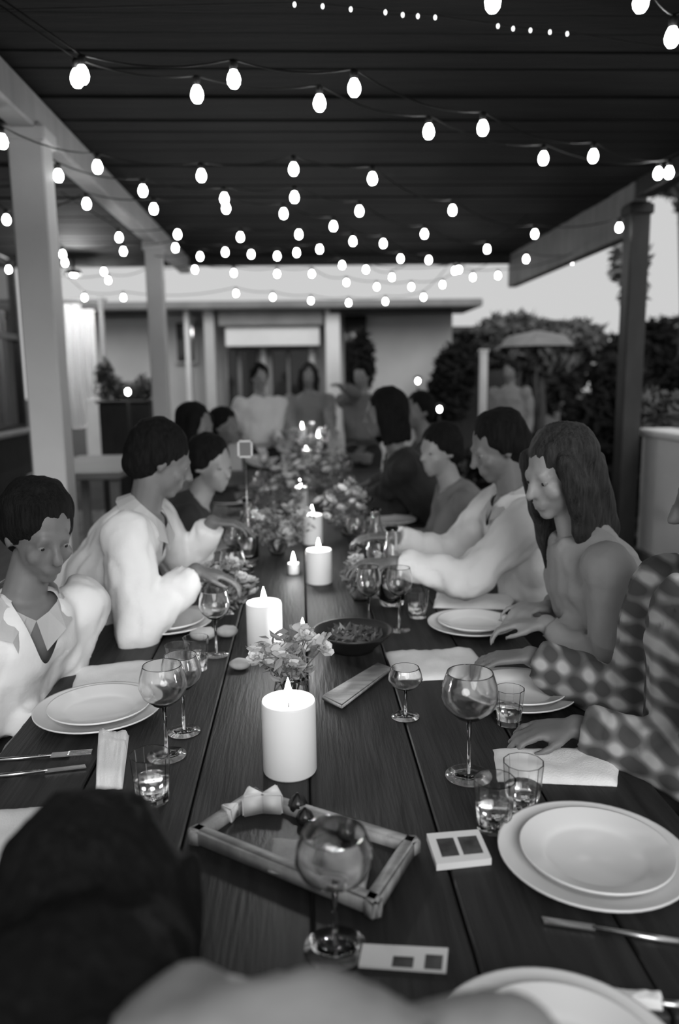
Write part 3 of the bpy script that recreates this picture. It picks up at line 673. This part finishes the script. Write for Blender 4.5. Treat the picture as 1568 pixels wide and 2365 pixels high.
q_ = [T(x, y, TZ) for x, y in ((1268, 2282), (1400, 2285), (1400, 2312), (1268, 2305))]
tag(cloth('napkin', q_, TZ, M_linen, th=.008, seed=12), 'narrow white napkin strip at the bottom right under the knife', 'napkin', 'folded white napkins')
q_ = [T(x, y, TZ) for x, y in ((1405, 2300), (1530, 2308), (1530, 2335), (1410, 2325))]
tag(cloth('napkin', q_, TZ, M_linen, th=.012, seed=13), 'second narrow white napkin, nearest to the bottom right corner', 'napkin', 'folded white napkins')
for px, py, s, lab in ((470, 1478, .032, 'bread roll left of the second candle, behind the left napkin'), (525, 1470, .028, 'bread roll touching the second candle\'s left side'), (555, 1545, .024, 'small bread piece in front of the second candle')):
    p = T(px, py); bm = bmesh.new(); ell(bm, (0, 0, s * .62), (s * 1.25, s, s * .65)); 
    for v in bm.verts: v.co *= 1 + .12 * noise.noise(v.co * 40)
    tag(obj('bread_roll', bm, M_bread, loc=(p.x, p.y, TZ)), lab, 'bread', 'bread rolls')

# ================================================================ people
UP = V((0, 0, 1))
def hand(bm, w, d, palm_n, side, curl=25, s=1.0):
    d = d.normalized(); n = (palm_n - d * palm_n.dot(d)).normalized(); x = d.cross(n).normalized() * side   # x points to the thumb side
    for i in range(4):
        k = w + d * .085 * s + x * ((1.5 - i) * .022 * s) - d * (.004 * abs(i - 1.2) * s)
        cap(bm, w + x * ((1.5 - i) * .012 * s), k, .013 * s, .0105 * s, 8)
        ln = (.042, .046, .043, .034)[i] * s; dd = (d + x * (1.5 - i) * .10).normalized(); p = k
        for j, f in enumerate((1, .62, .5)):
            a = R(curl * (1 if j else .6)); dd = (Quaternion(x * side, 0) @ dd); dd = (dd * math.cos(a) + n * math.sin(a)).normalized() if j == 0 else (dd * math.cos(a) + (n - dd * n.dot(dd)).normalized() * math.sin(a)).normalized()
            e = p + dd * ln * f; cap(bm, p, e, (.0088 - .0008 * j) * s, (.0082 - .001 * j) * s, 8); p = e
    b = w + d * .02 * s + x * .022 * s; m1 = b + (d * .7 + x * .75 + n * .25).normalized() * .042 * s; m2 = m1 + (d * .9 + x * .35 + n * .25).normalized() * .03 * s; m3 = m2 + (d + n * .3).normalized() * .024 * s
    cap(bm, b, m1, .0145 * s, .0105 * s, 8); cap(bm, m1, m2, .0105 * s, .0092 * s, 8); cap(bm, m2, m3, .0092 * s, .0075 * s, 8)

def person(label, pel, chest, neck, head, f, hf, arms, skin, shirt, hair, vox=.010, seated=True, hairstyle='short', sleeve=1.0, trou=None, sh_w=.185, tilt=0.0, roll=0.0, scale=1.0, curl=28, collar=True, hup=None, shz=0.0, group=None, collar_r=.062, loose=0.0, vneck=0.0, hair_extra=()):
    """f: facing direction on the ground, hf: gaze, arms: [(elbow, wrist, fingerdir)] right then left."""
    trou = trou or M_trou
    f = V((f[0], f[1], 0)).normalized(); rt = f.cross(UP)
    pel, chest, neck, head = V(pel), V(chest), V(neck), V(head)
    t = thing('person', label, 'person', (pel.x, pel.y, 0 if pel.y < 9.3 else -.09), group=group); o0 = V(t.location)
    lr = (rt * math.cos(roll) + UP * math.sin(roll)); spine = (neck - chest).normalized()
    shR = neck - spine * .065 + lr * sh_w; shL = neck - spine * .065 - lr * sh_w + UP * shz
    def torso(bm, g=0.0, z1=True):
        mid = pel.lerp(chest, .5)
        X = lr; 
        def yy(a, b): d = (b - a).normalized(); return X.cross(d).normalized()
        rs = [ring(pel - UP * .09, rt, f, .13 + g, .10 + g, 20), ring(pel, rt, f, .165 + g, .125 + g, 20), ring(mid, X, yy(pel, chest), .145 + g, .11 + g, 20), ring(chest, X, yy(pel, chest), .165 + g, .118 + g, 20),
              ring(chest.lerp(neck, .55), X, yy(chest, neck), .17 + g, .105 + g, 20), ring(neck - spine * .035, X, yy(chest, neck), .125 + g, .075 + g, 20), ring(neck + spine * .0, X, yy(chest, neck), .065 + g, .055 + g, 20)]
        rings(bm, rs)
    hips = [pel + rt * .09 * s for s in (1, -1)]
    if seated: knees = [h + f * .40 + UP * .0 for h in hips]; feet = [k + f * .02 + UP * (-k.z + .07) for k in knees]
    else: knees = [h.lerp(V((h.x, h.y, .0)), .5) + f * .02 for h in hips]; feet = [V((h.x, h.y, o0.z + .07)) + f * .0 for h in hips]
    hf = V(hf).normalized(); hu = V(hup).normalized() if hup else (UP + lr * math.sin(tilt)).normalized()
    HX = hf.cross(hu).normalized(); HU = HX.cross(hf).normalized(); HM = Matrix((HX, hf, HU)).transposed()
    def hp_(x, y, z): return head + HM @ (V((x, y, z)) * scale)
    # ---- body
    bm = bmesh.new(); torso(bm)
    for h, k, ft in zip(hips, knees, feet):
        cap(bm, h, k, .082, .058); cap(bm, k, ft, .055, .038); cap(bm, ft - f * .03 - UP * .02, ft + f * .15 - UP * .035, .038, .030)
    for sgn, sh, (el, wr, fd) in zip((1, -1), (shR, shL), arms):
        el, wr = V(el), V(wr)
        cap(bm, sh, el, .052, .040); cap(bm, el, wr, .040, .027)
        fdv = V(fd) if fd else (wr - el); hand(bm, wr, fdv, V((0, 0, -1)) if abs(fdv.normalized().z) < .8 else f, -sgn, curl)
    cap(bm, neck - spine * .05, hp_(0, -.015, -.06), .055, .052)
    HMx = HM
    ell(bm, hp_(0, -.012, .03), V((.074, .094, .086)) * scale, HMx); ell(bm, hp_(0, .022, -.035), V((.057, .068, .074)) * scale, HMx)
    ell(bm, hp_(0, .062, -.093), V((.024, .022, .019)) * scale, HMx)
    cap(bm, hp_(0, .088, .012), hp_(0, .108, -.030), .0085 * scale, .0135 * scale, 8)
    cap(bm, hp_(-.030, .080, .022), hp_(.030, .080, .022), .011 * scale, .011 * scale, 8)
    cap(bm, hp_(-.018, .086, -.058), hp_(.018, .086, -.058), .0075 * scale, .0075 * scale, 8); cap(bm, hp_(-.015, .085, -.070), hp_(.015, .085, -.070), .0075 * scale, .0075 * scale, 8)
    for s in (-1, 1):
        ell(bm, hp_(s * .030, .0745, .0075), V((.015, .012, .008)) * scale, HMx); ell(bm, hp_(s * .030, .074, -.0095), V((.014, .010, .006)) * scale, HMx)
        ell(bm, hp_(s * .075, -.005, -.008), V((.010, .018, .030)) * scale, HMx); ell(bm, hp_(s * .036, .060, -.030), V((.022, .022, .024)) * scale, HMx)
    for v in bm.verts: v.co -= o0
    remesh('body', bm, vox, 2, skin, t)
    for s in (-1, 1):
        bm = bmesh.new(); c = hp_(s * .030, .0745, .000) - o0; ell(bm, c, (.0105,) * 3, HMx, 12, 8); n0 = len(bm.faces)
        ell(bm, c + HM @ V((0, .0065, -.001)), (.0055,) * 3, HMx, 8, 6); bm.faces.ensure_lookup_table()
        for i in range(n0, len(bm.faces)): bm.faces[i].material_index = 1
        obj('eye', bm, [M_eye, M_iris], t)
    # ---- clothes
    bm = bmesh.new(); torso(bm, .020)
    for sh, (el, wr, fd) in zip((shR, shL), arms):
        el, wr = V(el), V(wr); cap(bm, sh, el, .072 + loose, .060 + loose)
        if sleeve > .5: e2 = el.lerp(wr, sleeve * .92); cap(bm, el, el.lerp(e2, .5), .059 + loose, .052 + loose, 14); cap(bm, el.lerp(e2, .4), e2, .053 + loose, .043 + loose, 14, True)
    if collar:
        for k in range(9):
            a = -math.pi * .5 + (k - 4) / 4 * 2.3; a2 = a + .55
            pr = lambda a: neck - spine * .002 + lr * (collar_r * math.cos(a)) - lr.cross(spine) * 0 + (spine.cross(lr)) * (collar_r * .95 * math.sin(a)) 
            cap(bm, pr(a), pr(min(a2, a + .55)), .016, .016, 8)
    for v in bm.verts: v.co -= o0
    sho = remesh('shirt', bm, max(vox, .0105) if vox < .01 else .015, 4, shirt, t, fold=.015, fs=12)
    if vneck:
        FR = spine.cross(lr) * (1 if spine.cross(lr).dot(f) > 0 else -1); b_ = bmesh.new(); b_.from_mesh(sho.data); nk0 = neck - o0; kill = []
        for fc in b_.faces:
            q = fc.calc_center_median() - nk0; hgt = q.dot(spine); 
            if .01 < q.dot(FR) < .17 and -vneck < hgt < .05 and abs(q.dot(lr)) < min(.062, .006 + .42 * (hgt + vneck)): kill.append(fc)
        bmesh.ops.delete(b_, geom=kill, context='FACES')
        for _ in range(14):
            mv = {}
            for v in b_.verts:
                nb_ = [e.other_vert(v) for e in v.link_edges if e.is_boundary]
                if len(nb_) == 2: mv[v] = (v.co + nb_[0].co + nb_[1].co) / 3
            for v, c_ in mv.items(): v.co = c_
        b_.to_mesh(sho.data); b_.free()
        bm = bmesh.new()
        for s in (-1, 1):
            prev = None; L1, L2 = [], []
            for k in range(9):
                u = k / 8; a = -math.pi / 2 * s + s * u * math.pi * .86; top = neck + lr * (.068 * math.cos(math.pi / 2 * (1 - 2 * u) * 0 + 0) * 0)
                ang = math.pi * (1 - u) + .0   # from back (pi) to front (0)
                d_ = FR * math.cos(ang) + lr * s * math.sin(ang)
                L1.append(neck + d_ * .076 + spine * (.022 - .05 * u ** 3) - o0); L2.append(neck + d_ * (.112 + .012 * u) + spine * (-.022 - (.075 if k == 8 else .03 * u)) + lr * s * (.035 * u ** 3) - o0)
            va = [bm.verts.new(p) for p in L1]; vb = [bm.verts.new(p) for p in L2]
            for k in range(8): bm.faces.new((va[k], va[k + 1], vb[k + 1], vb[k]))
        bmesh.ops.solidify(bm, geom=bm.faces[:], thickness=.005); obj('collar', bm, shirt, t, False)
    bm = bmesh.new()
    rings(bm, [ring(pel - UP * .10, rt, f, .142, .118, 20), ring(pel + UP * .02, rt, f, .168, .130, 20)])
    for h, k, ft in zip(hips, knees, feet): cap(bm, h, k, .098, .074); cap(bm, k, ft + UP * .03, .072, .055, flat=False)
    for v in bm.verts: v.co -= o0
    remesh('trousers', bm, .022, 2, trou, t, fold=.006)
    for ft in feet:
        bm = bmesh.new(); q = ft - o0; box(bm, q + f * .06 - UP * .062, (.10 if abs(f.y) > .5 else .27, .27 if abs(f.y) > .5 else .10, .016), bev=.006); cap(bm, q - f * .03 - UP * .025, q + f * .15 - UP * .03, .044, .036)
        obj('shoe', bm, M_slate, t)
    # ---- hair
    bm = bmesh.new()
    ell(bm, hp_(0, -.025, .044), V((.088, .098, .090)) * scale, HMx, 24, 16)
    if hairstyle in ('short', 'bob', 'long'): ell(bm, hp_(0, -.055, -.005), V((.082, .070, .085)) * scale, HMx)
    if hairstyle == 'short':
        for s in (-1, 1): ell(bm, hp_(s * .066, -.018, .018), V((.022, .045, .05)) * scale, HMx)
    if hairstyle == 'receding': 
        bm.clear(); ell(bm, hp_(0, -.036, .030), V((.084, .082, .088)) * scale, HMx); ell(bm, hp_(0, -.055, -.005), V((.080, .066, .08)) * scale, HMx)
    if hairstyle == 'long': cap(bm, hp_(0, -.07, -.02), hp_(0, -.10, -.20), .075, .055)
    if hairstyle in ('bob', 'long'):
        L_ = .12 if hairstyle == 'bob' else .27
        for s in (-1, 1):
            for k in range(5):
                a = hp_(s * (.075 - .012 * k), .035 - .03 * k, .05); b = hp_(s * (.082 - .012 * k), .03 - .03 * k, -.03); c = hp_(s * (.085 - .012 * k), .03 - .032 * k, -.02 - L_)
                cap(bm, a, b, .024, .030, 8); cap(bm, b, c, .030, .016, 8)
    if hairstyle == 'bun': ell(bm, hp_(0, -.05, .0), V((.078, .06, .08)) * scale, HMx); ell(bm, hp_(0, -.11, .08), V((.045, .045, .042)) * scale, HMx)
    for ha, hb2, r1, r2 in hair_extra: cap(bm, ha, hb2, r1, r2, 16)
    for v in bm.verts: v.co -= o0
    h = remesh('hair', bm, max(vox * .9, .007), 3, hair, t)
    for v in h.data.vertices:
        q = v.co; w = noise.noise(V((q.x * 60, q.y * 60, q.z * 9))) * .005 + noise.noise(q * 22) * .006
        v.co = q + v.normal * w
    return t

def arm_pts(sh, wr, bend=V((0, 0, -1)), l1=.29, l2=.26):      # two-bone elbow
    sh, wr = V(sh), V(wr); d = wr - sh; D = d.length
    if D > (l1 + l2) * .99: wr = sh + d * ((l1 + l2) * .99 / D); d = wr - sh; D = d.length
    a = (l1 * l1 - l2 * l2 + D * D) / (2 * D); h = math.sqrt(max(l1 * l1 - a * a, 1e-6)); dn = d.normalized(); b = (bend - dn * bend.dot(dn)).normalized()
    return sh + dn * a + b * h, wr
def seated(label, side, y, head, hf, wrists, shirt, hair, hairstyle='short', vox=.012, skin=None, lean=.5, px=None, curl=28, **kw):
    """side -1: left bench facing +x, +1: right bench facing -x"""
    head = V(head); f = V(kw.pop('face', (-side, 0.0, 0))).normalized(); 
    pel = V((side * (px or .88), y, .565)); neck = head + V((side * kw.pop('neck_dx', .045), 0, -.165)); neck = V((neck.x, neck.y, min(neck.z, 1.12)))
    chest = pel.lerp(neck, .58) + V((side * .03, 0, 0)); 
    rt = f.cross(UP); spine = (neck - chest).normalized(); sw = kw.get('sh_w', .185)
    sR = neck - spine * .065 + rt * sw; sL = neck - spine * .065 - rt * sw; arms = []
    for sh, w in zip((sR, sL), wrists):
        wr, bd, fd = (w + (None, None))[:3] if isinstance(w, tuple) else (w, None, None)
        e, wr = arm_pts(sh, wr, bd or V((side * .35, 0, -1))); arms.append((e, wr, fd))
    return person(label, pel, chest, neck, head, f, hf, arms, skin or M_skin, shirt, hair, vox, True, hairstyle, curl=curl, **kw)
FD = V
# nearest guest, back of the head
hd = P(215, 2140, .75)
nk = V((-.04, .56, 1.055))
sR = nk + V((.172, .0, -.075)); sL = nk + V((-.172, .01, -.06))
eR, wR = arm_pts(sR, V((.08, .66, .67)), V((.8, -.3, -.3))); eL, wL = arm_pts(sL, V((-.22, .66, .67)), V((-.7, -.3, -.4)))
person('person in a pale grey top seen from behind, dark hair filling the lower left', (-.08, .31, .56), (-.075, .40, .84), nk, hd, (0.0, 1), (.15, 1, -.55), [(eR, wR, V((-.4, .5, -.05))), (eL, wL, V((.4, .6, -.05)))], M_skin, M_shirtg, M_hair, .009, True, 'long', scale=1.02, collar_r=.060, roll=-.05, sh_w=.172, hair_extra=[(hd, V((-.195, .575, .985)), .10, .095), (V((-.195, .575, .985)), V((-.17, .43, 1.0)), .095, .085), (V((-.20, .60, 1.0)), V((-.27, .44, 1.0)), .095, .09), (V((-.24, .60, .98)), V((-.36, .47, .97)), .085, .08)])
# left side
seated('person in an open-necked white shirt looking down at the left edge', -1, 1.98, P(92, 1228, 1.98), (.55, -.62, -.30), [V((-.74, 1.66, .68)), V((-.68, 1.86, .68))], M_shirtw, M_hair, 'short', .0085, M_skin2, px=.86, vneck=.13, loose=.006, face=(.72, -.69, 0))
seated('person in a loose white shirt leaning over the table from the left', -1, 2.68, P(372, 1062, 2.62), (.85, .25, -.35), [(P(452, 1318, 2.45), V((0, -.4, -1)), V((1, .2, -.25))), (P(490, 1205, 2.85), V((0, .4, -1)), V((1, 0, -.1)))], M_shirtw, M_hair, 'short', .0085, M_skin2, px=.80, sh_w=.2, loose=.012, vneck=.12)
seated('dark-clothed guest with a pale face beyond the leaning white shirt', -1, 3.45, P(488, 1072, 3.4), (.75, -.6, -.15), [V((-.42, 3.35, .80)), V((-.40, 3.6, .80))], M_shirtd, M_hair, 'short', .013, M_skin)
seated('dark-haired guest fourth along the left bench', -1, 4.25, P(452, 985, 4.3), (.8, -.4, -.1), [V((-.40, 4.1, .80)), V((-.40, 4.4, .80))], M_shirtm, M_hair, 'bob', .014, M_skin2)
seated('guest with dark hair farthest along the left bench', -1, 5.15, P(520, 985, 5.2), (.8, -.5, 0), [V((-.40, 5.0, .80)), V((-.40, 5.3, .80))], M_shirtd, M_hair, 'short', .014, M_skin2)
# right side
seated('person in a plaid flannel shirt cut by the right edge of the picture', 1, 1.50, V((.83, 1.50, 1.29)), (-.9, .35, -.2), [(P(1225, 1515, 1.86), V((.3, -.3, -1)), V((-1, .2, -.1))), (P(1330, 1678, 1.56), V((.4, -.3, -.8)), V((-1, .1, -.1)))], M_plaid, M_hair, 'short', .0085, M_skin2, px=.82, loose=.012, neck_dx=-.03)
seated('long-haired woman in a grey top sitting at the right', 1, 2.08, P(1292, 1092, 2.1), (-.85, -.35, -.25), [P(1265, 1405, 2.2), (P(1262, 1440, 2.05), V((.2, -.5, -1)), V((-1, .5, -.1)))], M_shirtg, M_hair2, 'long', .0085, M_skin, px=.92)
seated('person in a white shirt reaching both arms across from the right', 1, 2.78, P(1150, 1032, 2.78), (-.9, -.1, -.35), [(P(905, 1240, 2.92), V((.2, .3, -1)), V((-1, 0, .05))), (P(905, 1300, 2.62), V((.2, -.3, -1)), V((-1, 0, .05)))], M_shirtw, M_hair, 'short', .0085, M_skin2, px=.86, sh_w=.2, loose=.012, vneck=.10)
seated('guest in a mid-grey shirt beyond the reaching white sleeves', 1, 3.6, P(1015, 1040, 3.6), (-.8, -.5, -.1), [V((.40, 3.5, .80)), V((.42, 3.75, .80))], M_shirtm, M_hair, 'short', .013, M_skin)
seated('tall dark-haired guest leaning in from the right bench', 1, 4.3, P(888, 955, 4.25), (-.9, -.1, -.1), [V((.30, 4.3, .82)), V((.35, 4.6, .82))], M_shirtd, M_hair, 'bob', .014, M_skin2, scale=1.08)
seated('guest farthest along the right bench with dark hair and shirt', 1, 5.1, P(965, 950, 5.1), (-.8, -.5, 0), [V((.40, 5.0, .80)), V((.40, 5.3, .80))], M_shirtd, M_hair, 'short', .014, M_skin2)
# standing guests
def standing(label, head, f, shirt, hair, hs='short', arms=None, skin=None, gz=0.0, group=None):
    head = V(head); neck = head - UP * .165; f = V((f[0], f[1], 0)).normalized(); rt = f.cross(UP)
    chest = neck - UP * .26 - f * .02; pel = V((neck.x, neck.y, gz + (neck.z - gz) * .60)) - f * .03; out = []
    for s, i in ((1, 0), (-1, 1)):
        sh = neck - UP * .065 + rt * .185 * s; w = arms[i] if arms else sh - UP * .50 + f * .08 + rt * s * .04
        e, w = arm_pts(sh, w, -f - UP * .3); out.append((e, w, None))
    return person(label, pel, chest, neck, head, f, (f.x, f.y, -.12), out, skin or M_skin, shirt, hair, .015, False, hs)
standing('person in a white shirt standing at the far end, left of centre', P(600, 872, 7.25), (.3, -1), M_shirtw, M_hair, arms=(V((-.62, 7.0, 1.05)), V((-.2, 6.95, 1.0))))
standing('person in grey standing at the far end of the table in the centre', P(712, 868, 7.75), (0, -1), M_shirtg, M_hair2, 'bob', arms=(V((-.10, 7.1, 1.0)), V((.28, 7.15, 1.0))))
standing('person raising a glass-side arm at the far end, right of centre', P(835, 868, 7.4), (-.4, -1), M_shirtm, M_hair, arms=(V((.35, 7.0, 1.45)), V((.75, 7.1, 1.0))))
standing('waiter in a grey shirt standing in the garden at right', P(1178, 858, 8.75), (-.6, -.8), M_shirtm, M_hair, skin=M_skin2)
